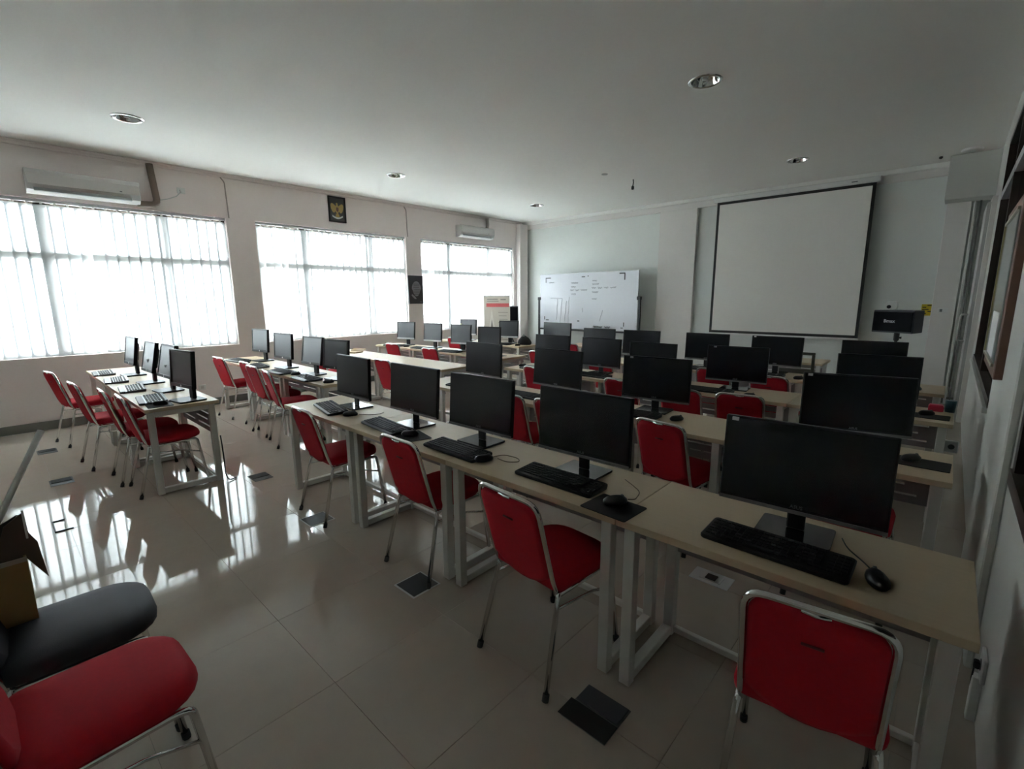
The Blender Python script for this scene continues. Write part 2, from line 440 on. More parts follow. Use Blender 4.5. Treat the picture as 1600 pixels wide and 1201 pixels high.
# ------------------------------------------------------------------ air conditioners
def aircon(y0, y1, z0, z1, label):
    t = thing('air_conditioner', label, 'air conditioner', (XL, (y0+y1)/2, z0), group='wall air conditioners above the windows')
    L = (y1-y0)/2; h = z1-z0
    prof = [(0, 0), (.11, .0), (.165, .035), (.20, .10), (.205, h*.75), (.19, h-.015), (.17, h), (0, h)]
    loops = [[(x, y, z) for x, z in prof] for y in (-L, L)]
    b2 = bmesh.new(); A = [b2.verts.new(p) for p in loops[0]]; B = [b2.verts.new(p) for p in loops[1]]; n = len(A)
    b2.faces.new(A); b2.faces.new(B[::-1])
    for j in range(n): b2.faces.new((A[j], B[j], B[(j+1) % n], A[(j+1) % n]))
    mb = MB(); mb.add(b2, ACW); obj('body', mb, t)
    obj('front_panel', MB().box(.200, .212, -L+.01, L-.01, h*.34, h*.80, ACW, .004), t)
    m = Matrix.Translation((.175, 0, .045)) @ Matrix.Rotation(R(-35), 4, 'Y')
    obj('outlet_louver', MB().box(-.006, .012, -L+.06, L-.10, -.035, .035, mat('louver_grey', (.30, .31, .31), .5), .003, m), t)
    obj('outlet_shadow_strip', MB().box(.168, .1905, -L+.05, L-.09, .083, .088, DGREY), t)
    obj('display_lamp', MB().box(.2121, .2145, L-.22, L-.195, h*.42, h*.47, DGREY, .001), t)
    return t
aircon(.53, 1.62, 2.90, 3.17, 'grey-looking wall air conditioner above the nearest window, beside a wide brown pipe')
aircon(7.34, 8.38, 2.97, 3.22, 'wall air conditioner above the far window near the front corner')
tag(obj('wrapped_pipe', MB().tube(arc([(XL+.05, 1.60, 2.915), (XL+.05, 1.83, 2.93), (XL+.05, 1.79, 3.46)], .08), .042, PIPE, 10)), 'brown wrapped pipe rising to ceiling right of the nearest air conditioner', 'pipe')
tag(obj('wrapped_pipe', MB().tube(arc([(XL+.06, 8.25, 3.20), (XL+.06, 8.30, 3.30), (XL+.06, 8.28, 3.46)], .05), .036, mat('pale_pipe_wrap', (.36, .31, .29), .7), 10)), 'short pale wrapped pipe above the far air conditioner', 'pipe')
t = thing('wall_outlet', 'small wall outlet with plug beside the nearest air conditioner', 'outlet', (XL, 2.13, 3.17))
obj('plate', MB().box(0, .012, -.04, .06, -.04, .04, WHITEP, .003), t)
obj('plug', MB().box(.012, .05, -.01, .02, -.03, .01, WHITEP, .004), t)
obj('cord', MB().tube([(.045, 0, -.02), (.03, -.06, -.09), (.03, -.17, -.14), (.03, -.27, -.17)], .006, SILVER, 6), t)
for y, lab in ((2.72, 'thin conduit dropping to the nearest blind from the ceiling'), (6.02, 'thin conduit dropping between middle and far windows')):
    tag(obj('conduit', MB().tube(arc([(XL+.012, y-.05, 3.44), (XL+.012, y, 3.38), (XL+.012, y+.01, 2.86)], .05), .009, mat('painted_conduit', (.42, .36, .34), .6), 6)), lab, 'conduit')
tag(obj('wall_switch', MB().box(XL, XL+.014, 2.05, 2.15, .26, .34, WHITEP, .003).box(XL+.014, XL+.018, 2.08, 2.12, .28, .32, ACW, .001)), 'pale outlet plate low on the window wall', 'outlet')

# ------------------------------------------------------------------ framed emblem and black poster (left wall)
t = thing('framed_emblem', 'black framed gold eagle emblem on the wall above the middle window', 'picture', (XL, 4.53, 3.205))
Wf, Hf = .33, .44
fr = MB()
fr.box(0, .025, -Wf/2, Wf/2, -Hf/2, -Hf/2+.028, BLACKP, .003).box(0, .025, -Wf/2, Wf/2, Hf/2-.028, Hf/2, BLACKP, .003)
fr.box(0, .025, -Wf/2, -Wf/2+.028, -Hf/2+.028, Hf/2-.028, BLACKP, .003).box(0, .025, Wf/2-.028, Wf/2, -Hf/2+.028, Hf/2-.028, BLACKP, .003)
obj('frame', fr, t)
obj('backing', MB().box(.002, .010, -Wf/2+.028, Wf/2-.028, -Hf/2+.028, Hf/2-.028, mat('emblem_backing', (.04, .038, .038), .6)), t)
MY = Matrix.Rotation(PI/2, 4, 'Z')                               # prism x -> wall y, prism y -> -x
def wall_prism(outl, m, x=.012, d=.004):
    return MB().prism(outl, d, m, Matrix.Translation((x, 0, 0)) @ MY)
for s in (-1, 1):
    wing = [(s*.015, .03), (s*.03, .06), (s*.06, .085), (s*.085, .10), (s*.105, .098), (s*.118, .085), (s*.122, .05), (s*.115, .01), (s*.10, -.03), (s*.08, -.055), (s*.06, -.06), (s*.045, -.045), (s*.03, -.03), (s*.02, 0)]
    obj('wing', wall_prism(wing if s > 0 else wing[::-1], GOLD), t)
obj('body', wall_prism([(-.03, .04), (-.02, .065), (-.014, .09), (-.022, .10), (-.008, .115), (.010, .113), (.016, .09), (.02, .065), (.03, .04), (.034, -.02), (.02, -.06), (.012, -.085), (-.012, -.085), (-.02, -.06), (-.034, -.02)][::-1], GOLD, .011, .008), t)
obj('shield', wall_prism([(-.022, .035), (-.022, -.015), (0, -.045), (.022, -.015), (.022, .035)], mat('shield_dark', (.12, .05, .03), .5), .020, .004), t)
obj('tail', wall_prism([(-.03, -.08), (-.04, -.125), (0, -.135), (.04, -.125), (.03, -.08)], GOLD, .0115, .004), t)
rb = [(-.10+.2*k/10, -.10-.035*math.sin(PI*k/10)) for k in range(11)]
obj('ribbon', wall_prism(rb+[(x, z-.028) for x, z in rb[::-1]], RIBBON, .014, .005), t)
t = thing('wall_poster', 'black poster with silver oval calligraphy between middle and far windows', 'poster', (XL, 6.175, 1.80))
obj('panel', MB().box(.004, .03, -.185, .185, -.29, .29, POSTER, .003), t)
ov = [(.01+.115*math.cos(2*PI*k/20)*(1 if math.sin(2*PI*k/20) > -.3 else .82), .02+.155*math.sin(2*PI*k/20)) for k in range(20)]
obj('oval', wall_prism(ov, POSTG, .0302, .002), t)
obj('chin_swash', wall_prism([(-.10, -.09), (-.03, -.14), (.01, -.19), (-.04, -.19), (-.09, -.15), (-.125, -.11)], POSTG, .0302, .002), t)
ln = MB()
for k in range(7): ln.box(.0325, .0332, -.07+.01*(k % 2), .10-.012*(k % 3), .11-k*.035, .118-k*.035, POSTER)
obj('lettering_lines', ln, t)['kind'] = 'stuff'
obj('signature', MB().box(.0302, .031, .09, .14, -.255, -.248, POSTG), t)

# ------------------------------------------------------------------ projection screen on the front wall
t = thing('projection_screen', 'large pull-down projection screen with black border on the front wall', 'projection screen', (-2.29, YF-.02, 0))
obj('case', MB().box(-1.26, 1.26, -.11, 0, 3.345, 3.43, WHITEP, .012), t)
ys = -.06
obj('fabric', MB().box(-1.155, 1.155, ys, ys+.003, .975, 3.30, FABSCR), t)
bd = MB(); bd.box(-1.20, 1.20, ys-.001, ys+.004, 3.30, 3.346, BLACKT).box(-1.20, 1.20, ys-.001, ys+.004, .93, .975, BLACKT)
bd.box(-1.20, -1.155, ys-.001, ys+.004, .975, 3.30, BLACKT).box(1.155, 1.20, ys-.001, ys+.004, .975, 3.30, BLACKT)
obj('border', bd, t)
obj('bottom_bar', MB().box(-1.21, 1.21, ys-.012, ys+.014, .895, .93, WHITEP, .006), t)
obj('label_badge', MB().box(.88, .96, -.112, -.110, 3.375, 3.39, DGREY), t)

# ------------------------------------------------------------------ whiteboard on stand
WBY = 9.32; k_ = WBY/9.646
t = thing('whiteboard', 'rolling whiteboard with handwriting on black stand at the front wall', 'whiteboard', (-6.24, WBY, 0), R(0))
wx0, wx1, wz0, wz1 = -1.315, 1.31, .90, 2.16
obj('board', MB().box(wx0, wx1, 0, .022, wz0, wz1, BOARD), t)
f = MB(); f.box(wx0-.012, wx1+.012, -.004, .03, wz1, wz1+.015, ALU, .002).box(wx0-.012, wx1+.012, -.004, .03, wz0-.015, wz0, ALU, .002)
f.box(wx0-.014, wx0, -.004, .03, wz0-.015, wz1+.015, ALU, .002).box(wx1, wx1+.014, -.004, .03, wz0-.015, wz1+.015, ALU, .002)
obj('board_frame', f, t)
for s, x in ((-1, wx0-.05), (1, wx1+.05)):
    obj('post', MB().box(x-.022, x+.022, -.01, .035, .04, 1.62, BLACKP, .004), t)
    obj('pivot_knob', MB().box(x-.03-(.03 if s > 0 else 0), x+.03+(.03 if s < 0 else 0), -.02, .04, 1.56, 1.63, BLACKP, .006), t)
    obj('foot', MB().box(x-.022, x+.022, -.26, .28, .0, .05, BLACKP, .006), t)
obj('cross_bar', MB().box(wx0-.05, wx1+.05, .0, .03, .22, .27, BLACKP, .004), t)
obj('marker_tray', MB().box(wx0+.02, wx1-.02, -.07, .0, .845, .885, BLACKP, .006), t)
mk = MB()
def mark(u, v, w, h):
    x = wx0+u*(wx1-wx0); z = wz1-v*(wz1-wz0); mk.box(x, x+w, -.0025, -.0005, z-h, z, INK)
mark(.06, .055, .16, .024); mark(.06, .055, .02, .12); mark(.46, .055, .09, .02); mark(.52, .045, .03, .02)
mark(.83, .02, .14, .025); mark(.875, .03, .026, .14); mark(.045, .79, .025, .08); mark(.065, .85, .09, .022)
mark(.42, .85, .06, .026); mark(.88, .86, .02, .09); mark(.855, .95, .06, .015)
obj('tape_marks', mk, t)['kind'] = 'stuff'
def scrib(u, v, n, h, m, r=.0055, seed=0):
    rd = random.Random(seed); mb = MB(); x = wx0+u*(wx1-wx0); z = wz1-v*(wz1-wz0)
    for _ in range(n):
        L = rd.randint(3, 6); pts = []
        for q in range(L*3):
            pts.append((x+q*h*.22, -.002, z+h*(.5*math.sin(q*1.9+rd.random())+rd.uniform(-.1, .1))*.6))
        mb.tube(pts, r, m, 4); x += L*h*.72+h*.5
    return mb
for i, (u, v, n, h) in enumerate(((.35, .17, 1, .05), (.35, .24, 1, .05), (.34, .30, 3, .055), (.35, .37, 1, .055), (.57, .14, 1, .05), (.57, .20, 1, .055), (.565, .265, 4, .06), (.57, .34, 1, .05), (.57, .46, 1, .05))):
    obj('handwriting', scrib(u, v, n, h, mat('marker_mid', (.16, .17, .21), .6), .0045, i), t)
obj('handwriting', scrib(.59, .955, 2, .06, INK, .010, 40), t)
obj('handwriting', scrib(.10, .15, 1, .04, INKL, .004, 41), t)
for i, (u0, v0, u1, v1) in enumerate(((.12, .44, .25, .45), (.25, .45, .23, .92), (.30, .50, .28, .88), (.33, .42, .32, .92), (.68, .66, .65, .85), (.20, .46, .19, .85), (.47, .62, .475, .70))):
    P = [(wx0+(u0+(u1-u0)*q/6)*(wx1-wx0)+.006*math.sin(q*2+i), -.002, wz1-(v0+(v1-v0)*q/6)*(wz1-wz0)) for q in range(7)]
    obj('sketch_line', MB().tube(P, .005, INKL, 4), t)

# ------------------------------------------------------------------ loudspeakers, banner, front extras
def speaker(x, y, zb, rz, label, w, d, h):
    t = thing('loudspeaker', label, 'loudspeaker', (x, y, zb), rz, group='black wide loudspeakers on tripod stands')
    o = [(-w*.5, 0), (w*.5, 0), (w*.42, d), (-w*.42, d)]
    b2 = bmesh.new(); A = [b2.verts.new((a, b, 0)) for a, b in o]; B = [b2.verts.new((a*.985, b, h)) for a, b in o]
    b2.faces.new(A[::-1]); b2.faces.new(B)
    for j in range(4): b2.faces.new((A[j], A[(j+1) % 4], B[(j+1) % 4], B[j]))
    bmesh.ops.bevel(b2, geom=b2.edges[:], offset=.008, segments=1, affect='EDGES')
    mb = MB(); mb.add(b2, SPKSIDE); obj('cabinet', mb, t)
    obj('grille', MB().box(-w*.47, w*.47, -.018, -.001, .02, h-.02, SPKCLOTH, .006), t)
    g = link('brand_lettering', text_mesh('Bmax', h*.20, RIBBON, bold=True), t, (-w*.06, -.0195, h*.52), (PI/2, 0, 0))
    return t
def spk_stand(x, y, top, label):
    t = thing('speaker_stand', label, 'speaker stand', (x, y, 0), group='black speaker stands')
    obj('pole', MB().tube([(0, 0, .22), (0, 0, 1.0), (0, 0, top)], .017, BLACKP), t)
    obj('collar', MB().tube([(0, 0, top-.12), (0, 0, top-.10), (0, 0, top-.005)], [.02, .032, .034], BLACKP), t)
    obj('knob', MB().tube([(.02, 0, top-.07), (.055, 0, top-.07)], [.008, .018], BLACKP), t)
    for k in range(3):
        a = R(90+120*k)
        obj('leg', MB().tube([(.02*math.cos(a), .02*math.sin(a), .62), (.42*math.cos(a), .42*math.sin(a), .015)], .012, BLACKP), t)
spk_stand(-.52, 8.33, 1.125, 'black speaker stand below the loudspeaker at front right')
speaker(-.575, 8.2, 1.125, R(-24), 'black wide loudspeaker on stand at right of projection screen', .50, .30, .30)
spk_stand(-7.88, 8.62, 1.06, 'black speaker stand in the corner behind the banner')
speaker(-7.90, 8.5, 1.06, R(40), 'black loudspeaker in the front left corner beside the beige banner', .50, .28, .36)
t = thing('webcam', 'small white rounded camera on top of the right loudspeaker', 'camera', (-.62, 8.36, 1.426), R(-10))
obj('housing', MB().prism(rrect(.13, .115, .035, 4, 0, .0585), .06, WHITEP, None, .004), t)
obj('lens', MB().tube([(-.025, .002, .042), (-.025, -.012, .042)], .024, BLACKP, 12), t)
t = thing('standing_banner', 'beige roll-up banner with red band standing before the far window', 'banner', (-7.52, 7.72, 0), R(14))
bw = .68; z0, z1 = .08, 1.655
obj('sheet', MB().box(-bw/2, bw/2, 0, .004, z0, z1, BANNER), t)
obj('top_bar', MB().box(-bw/2-.012, bw/2+.012, -.006, .010, z1, z1+.02, ALU, .003), t)
obj('base', MB().box(-bw/2, bw/2, -.06, .06, 0, .08, ALU, .01), t)
obj('support_pole', MB().tube([(0, .03, .05), (0, .012, z1)], .008, ALU), t)
obj('red_band', MB().box(-bw*.39, bw*.46, -.002, 0, z1-.235, z1-.155, BANRED), t)
g = MB()
g.box(-bw*.36, bw*.05, -.0015, 0, z1-.075, z1-.055, BANGREY).box(-bw*.36, bw*.08, -.0015, 0, z1-.115, z1-.10, BANGREY).box(bw*.15, bw*.35, -.0015, 0, z1-.085, z1-.06, BANGREY)
for q in range(9): g.box(bw*(.06+.02*(q % 3)), bw*(.42-.05*(q % 2)), -.0015, 0, z1-.36-q*.075, z1-.348-q*.075, BANGREY)
for q in range(5): g.box(-bw*.36+q*.09, -bw*.36+q*.09+.03, -.0015, 0, z1-.93, z1-.85-.02*(q % 2), BANGREY)
obj('printed_text', g, t)['kind'] = 'stuff'
g = MB().prism([(-.24, .70), (-.13, 1.36), (0, .70), (-.05, .70), (-.13, 1.18), (-.19, .70)], .002, mat('banner_pale', (.62, .57, .50), .6), Matrix.Translation((0, -.002, 0)))
obj('tower_print', g, t)
obj('tower_print_core', MB().prism([(-.18, .78), (-.13, 1.14), (-.06, .78), (-.12, .72)], .0015, BANGREY, Matrix.Translation((0, -.0017, 0))), t)
t = thing('warning_sign', 'small yellow sign with dark print on the front right pillar edge', 'sign', (-.275, YF-.03, 1.40))
obj('plate', MB().box(-.075, .05, 0, .006, -.085, .085, YELLOW), t)
g = MB()
for q, (a, b) in enumerate(((-.01, .045), (-.065, -.02), (-.065, .01), (.0, .045), (-.06, -.015))): g.box(a, b, -.002, 0, .06-q*.03, .075-q*.03, BLACKT)
obj('print_lines', g, t)
tag(obj('light_switch', MB().box(-.16, -.05, YF-.062, YF-.05, 1.36, 1.43, WHITEP, .003).box(-.14, -.11, YF-.066, YF-.062, 1.375, 1.415, DGREY, .002)), 'white switch plate on the front right pillar', 'switch')
tag(obj('conduit', MB().box(.055, .085, YF-.05, YF-.0, 0, 2.92, WHITEP, .004).box(.11, .135, YF-.06, YF-.0, 0, 2.92, DGREY, .003)), 'white vertical cable conduit beside the front right pillar', 'conduit')
# notice board on the right wall
t = thing('notice_board', 'brown framed notice board hung on the right wall, seen edge-on', 'notice board', (XR-.03, 3.72, 1.655))
obj('back_frame', MB().box(-.035, .03, -.42, .52, -.44, .44, BROWN, .004), t)
obj('face', MB().box(-.040, -.034, -.34, .46, -.37, .37, mat('glass_notice', (.38, .42, .40), .12)), t)
obj('paper', MB().box(-.043, -.040, -.25, .20, -.35, -.12, PAPER), t)
obj('gold_rim', MB().box(-.046, -.036, .455, .47, -.38, .38, mat('rim_gold', (.30, .24, .10), .4)).box(-.046, -.036, -.34, .47, -.385, -.37, mat('rim_pale', (.42, .38, .30), .5)).box(-.046, -.036, -.34, .47, .37, .385, mat('rim_pale', (.42, .38, .30), .5)), t)
for (y, z, lab) in ((2.36, .25, 'white wall socket with black plug low on the right wall past the nearest desk'),):
    t = thing('wall_socket', lab, 'socket', (XR, y, z))
    k = .6 if y < 2.5 else 1
    obj('plate', MB().box(-.014, 0, -.055, .055, -.05, .05, WHITEP, .004), t)
    obj('socket_hole', MB().tube([(-.0135, 0, 0), (-.016, 0, 0)], .022, DGREY, 12), t)
    if y < 2.5:
        obj('plug', MB().box(-.034, -.016, -.014, .014, -.018, .012, BLACKP, .004), t)
        obj('cord', MB().tube([(-.03, 0, -.015), (-.03, .02, -.08), (-.025, .04, -.16), (-.02, .06, -.245)], .003, CABLE, 6), t)
tag(obj('cable_trunking', MB().box(XR-.03, XR, 2.36, 2.40, 0, .19, WHITEP, .003)), 'white vertical trunking under the near right socket', 'conduit')

# ------------------------------------------------------------------ desks
DESK_GRP = 'maple topped white leg computer desks'
desk_cache = {}
def desk_spec(w, d):
    key = (round(w, 3), round(d, 3))
    if key in desk_cache: return desk_cache[key]
    top = MB().box(.0015, w-.0015, 0, d, .72, .75, WOOD, .002)
    for f in top.bm.faces:
        if abs(f.normal.z) < .5: f.material_index = top.mi(WOODE)
    top.bm.normal_update()
    for f in top.bm.faces:
        if abs(f.normal.z) < .7: f.material_index = top.mi(WOODE)
    L = .048; y0, y1 = .02, d-.03
    def loop(x):
        front = MB().box(x, x+L, y0, y0+L, 0, .72, WHITEM, .003).mesh('leg')
        rear = MB().box(x, x+L, y1-L, y1, 0, .72, WHITEM, .003).mesh('leg')
        bot = MB().box(x+.002, x+L-.002, y0+L, y1-L, .008, .052, WHITEM, .003).mesh('foot_rail')
        upr = MB().box(x+.004, x+L-.004, y0+L, y1-L, .675, .718, WHITEM, .003).mesh('top_rail')
        return front, rear, bot, upr
    a = loop(.03); b = loop(w-.03-L)
    st = MB().box(.03+L, w-.03-L, y1-.036, y1-.010, .015, .045, WHITEM, .003).mesh('stretcher')
    p = MB(); xa, xb = .03+L, w-.03-L; ya, yb = y1-.030, y1-.012
    zs = [.44, .485, .497, .545, .557, .605, .617, .665, .677, .715]
    for k in range(0, 10, 2): p.box(xa, xb, ya, yb, zs[k], zs[k+1], PANEL)
    for k in range(1, 9, 2):
        o = .06*((k//2) % 2)
        for (u0, u1) in ((xa, xa+.05+o), ((xa+xb)/2-.05-o, (xa+xb)/2+.07-o), (xb-.05-o, xb)): p.box(u0, u1, ya, yb, zs[k], zs[k+1], PANEL)
    pm = p.mesh('slotted_panel')
    spec = [('tabletop', top.mesh('tabletop'))]
    for q in (a, b): spec += [('leg', q[0]), ('leg', q[1]), ('foot_rail', q[2]), ('top_rail', q[3])]
    spec += [('stretcher', st), ('slotted_panel', pm)]
    desk_cache[key] = spec
    return spec
ORD = ['first', 'second', 'third', 'fourth', 'fifth']
def desk_row(x0, ws, n, y, d, where):
    if not isinstance(ws, list): ws = [ws]*n
    for k in range(n):
        w = ws[k]
        lab = 'maple topped white desk, %s from the left in the %s' % (ORD[k], where)
        if n > 1 and k == 0: lab = 'maple topped white desk at the left end of the %s' % where
        if n > 1 and k == n-1: lab = 'maple topped white desk at the right end of the %s' % where
        stamp(desk_spec(w, d), 'computer_desk', lab, 'desk', (x0+sum(ws[:k]), y, 0), 0, DESK_GRP)
ROWN = dict(R1='nearest right-hand desk row', R2='second right-hand desk row', R3='third right-hand desk row', R4='farthest right-hand desk row',
            L1='nearest window-side desk row', L2='second window-side desk row', L3='empty third window-side desk row', L4='fourth window-side desk row', L5='last window-side row in the corner')
DY = dict(R1=1.60, R2=2.975, R3=4.37, R4=5.66, L1=.76, L2=2.24, L3=3.72, L4=4.97, L5=6.42)
desk_row(-4.085, 1.06, 4, DY['R1'], .52, ROWN['R1'])
desk_row(-4.13, [1.115, 1.115, .95, 1.05], 4, DY['R2'], .55, ROWN['R2'])
desk_row(-4.14, [1.075, 1.075, 1.07, 1.02], 4, DY['R3'], .55, ROWN['R3'])
desk_row(-4.72, 1.19, 4, DY['R4'], .55, ROWN['R4'])
desk_row(-8.02, 1.095, 3, DY['L1'], .54, ROWN['L1'])
desk_row(-7.98, 1.1, 3, DY['L2'], .54, ROWN['L2'])
desk_row(-7.95, 1.12, 3, DY['L3'], .54, ROWN['L3'])
desk_row(-8.1, 1.115, 3, DY['L4'], .54, ROWN['L4'])
desk_row(-8.1, 1.2, 2, DY['L5'], .54, ROWN['L5'])
DZ = .7505

# ------------------------------------------------------------------ chairs
def chair_spec(seat_m=RED):
    def pad(loops, m): return MB().loft(loops, m)
    seat = MB()
    def so(inset, z, dome=0):
        o = rrect(.405-2*inset, .415-2*inset, 0, 5, 0, .085, rs=(max(.02, .045-inset), max(.03, .13-inset), max(.03, .13-inset), max(.02, .045-inset)))
        return [(x, y, z+dome*(1-(x/.2)**2)) for x, y in o]
    seat.loft([so(.012, .435), so(0, .442), so(-.003, .462), so(.004, .482), so(.025, .494), so(.08, .502), so(.16, .505)], seat_m)
    # backrest: pad in a leaning plane
    z0, z1, yb0, yb1 = .435, .845, -.115, -.225
    def bp(x, s, off):                       # s 0..1 up the back
        z = z0+(z1-z0)*s; y = yb0+(yb1-yb0)*s
        nrm = Vector((0, z1-z0, yb0-yb1)).normalized()
        return (x, y+nrm.y*off-.02*(1-(x/.19)**2)*0, z+nrm.z*off)
    def bo(inset, off):
        out = []; w = .335; 
        for k in range(9):                   # curved bottom edge
            t = k/8; x = (t-.5)*(w-2*inset); s = .0+.16*(2*abs(t-.5))**2.3+inset*2.2
            out.append(bp(x, s, off))
        for k in range(6):
            a = R(90*k/5); r = .055; x = w/2-inset-r+r*math.cos(a); s = 1-(inset+r)/.42+r*math.sin(a)/.42-.02
            out.append(bp(x, s, off))
        for k in range(6):
            a = R(90+90*k/5); r = .055; x = -(w/2-inset-r)+r*math.cos(a); s = 1-(inset+r)/.42+r*math.sin(a)/.42-.02
            out.append(bp(x, s, off))
        return out
    back = MB().loft([bo(.02, -.016), bo(.004, -.012), bo(0, 0), bo(.006, .018), bo(.03, .030)], seat_m)
    hw = .178
    P = [(-hw, -.095, .415), bp(-hw, .12, 0), bp(-hw, 1.0, 0), bp(hw, 1.0, 0), bp(hw, .12, 0), (hw, -.095, .415)]
    P = [Vector(p) for p in P]
    frame = MB().tube(arc(P[:1]+P[1:5]+P[5:], .06, 5), .0108, CHROME, 10)
    handle = MB().tube([bp(-.035, .985, -.008), bp(0, .978, -.010), bp(.035, .985, -.008)], .006, CHROME, 6)
    spec = [('seat', seat.mesh('seat')), ('backrest', back.mesh('backrest')), ('back_frame', frame.mesh('back_frame'), (0, 0, 0), (0, 0, 0), [('hand_grip', handle.mesh('hand_grip'))])]
    a_, b_ = Vector(bp(-.028, .74, -.0168)), Vector(bp(.028, .74, -.0168))
    spec.append(('label_tab', MB().tube([a_, b_], .0045, mat('dark_red_tab', (.10, .008, .012), .7), 6).mesh('label_tab')))
    for s in (-1, 1):
        fl = MB().tube(arc([(s*.205, .295, .012), (s*.192, .245, .418), (s*.188, .20, .424), (s*.184, -.10, .418)], .045, 4), .0115, CHROME, 8)
        rl = MB().tube([(s*.213, -.205, .012), (s*.186, -.105, .405), (s*.182, -.095, .43)], .0115, CHROME, 8)
        ff = MB().tube([(s*.2054, .297, 0), (s*.2046, .2935, .03)], .0145, RUBBER, 8); rf = MB().tube([(s*.2138, -.208, 0), (s*.212, -.2, .03)], .0145, RUBBER, 8)
        sr = MB().tube([(s*.200, .262, .30), (s*.196, .12, .345), (s*.193, -.115, .365)], .006, CHROME, 6)
        spec += [('leg', fl.mesh('leg'), (0, 0, 0), (0, 0, 0), [('rubber_foot', ff.mesh('rubber_foot'))]),
                 ('leg', rl.mesh('leg'), (0, 0, 0), (0, 0, 0), [('rubber_foot', rf.mesh('rubber_foot'))]),
                 ('side_rod', sr.mesh('side_rod'))]
    spec.append(('seat_rail', MB().tube([(-.186, .18, .424), (.186, .18, .424)], .009, CHROME, 6).tube([(-.184, -.06, .42), (.184, -.06, .42)], .009, CHROME, 6).mesh('seat_rail')))
    return spec
CH = chair_spec(); CHB = chair_spec(VINYL)
CG = 'red chrome stacking chairs at the desks'
chairs = [
 (-3.374, 1.66, -2, 'R1', 'at the left end'), (-2.236, 1.698, 0, 'R1', 'second from left'), (-1.24, 1.555, -5, 'R1', 'third from left'), (-.19, 1.525, 7, 'R1', 'at the right end'),
 (-2.63, 3.03, 0, 'R2', 'leftmost'), (-2.19, 3.06, 0, 'R2', 'second from left'), (-1.26, 3.01, -8, 'R2', 'third from left'), (-.30, 2.98, 0, 'R2', 'rightmost'),
 (-3.43, 4.36, 0, 'R3', 'leftmost'), (-2.28, 4.25, 0, 'R3', 'second from left'), (-1.655, 4.15, 2, 'R3', 'third from left'), (-1.21, 4.23, 6, 'R3', 'fourth from left'),
 (-4.42, 5.62, 0, 'R4', 'leftmost'), (-3.3, 5.50, 0, 'R4', 'second from left'), (-1.85, 5.48, 0, 'R4', 'third from left'), (-1.24, 5.35, -6, 'R4', 'fourth from left'),
 (-7.38, .60, 10, 'L1', 'by the wall'), (-6.2, .685, 5, 'L1', 'second from wall'), (-5.465, .815, 0, 'L1', 'third from wall'), (-5.00, .87, 0, 'L1', 'nearest the aisle'),
 (-7.36, 2.28, 6, 'L2', 'by the wall'), (-6.53, 2.34, 0, 'L2', 'second from wall'), (-6.085, 2.27, 0, 'L2', 'third from wall'), (-5.50, 2.22, -10, 'L2', 'nearest the aisle'),
 (-7.27, 3.62, 0, 'L3', 'by the wall'), (-5.38, 3.60, 0, 'L3', 'nearest the aisle'),
 (-7.17, 4.93, 6, 'L4', 'by the wall'), (-6.06, 4.88, 6, 'L4', 'nearest the aisle'),
 (-7.25, 6.42, 0, 'L5', ''),
]
for x, y, a, rw, pos in chairs:
    c = stamp(CH, 'stacking_chair', 'red padded chrome chair%s at the %s' % (', '+pos if pos else '', ROWN[rw]), 'chair', (x, y, 0), R(a), CG)
    if (rw, pos) == ('R1', 'at the right end'): c.scale = (.94, .94, 1)
stamp(CH, 'stacking_chair', 'red padded chair behind the farthest desks below the whiteboard', 'chair', (-4.75, 6.85, 0), R(0), CG)
stamp(CH, 'stacking_chair', 'red padded chair cut off at the lower left corner of the photo', 'chair', (-1.735, .005, 0), R(2), CG)
stamp(CHB, 'stacking_chair', 'black vinyl padded chair beside the red one at lower left', 'chair', (-2.225, .0, 0), R(-2))

# ------------------------------------------------------------------ monitors
def monitor_wide():
    w, h = .54, .335
    top = h                                   # local origin: bottom centre of the panel on the desk
    zb = .085
    body = MB().box(-w/2, w/2, -.006, .016, zb, zb+h, BLACKP, .003).box(-w*.34, w*.34, .016, .045, zb+.04, zb+h*.78, BLACKP, .012)
    scr = MB().box(-w/2+.008, w/2-.008, -.0075, -.0055, zb+.022, zb+h-.008, SCREENM)
    chin = MB().box(-w/2, w/2, -.0085, -.004, zb-.002, zb+.012, CHIN, .001)
    neck = MB().box(-.03, .03, .045, .063, .012, .19, BLACKP, .005)
    base = MB().prism(rrect(.245, .19, .012, 3, 0, -.042), .012, GLASSB, Matrix.Rotation(PI/2, 4, 'X'), .002)
    return body.mesh('casing'), scr.mesh('screen'), chin.mesh('bottom_bezel'), neck.mesh('stand_neck'), base.mesh('stand_base')
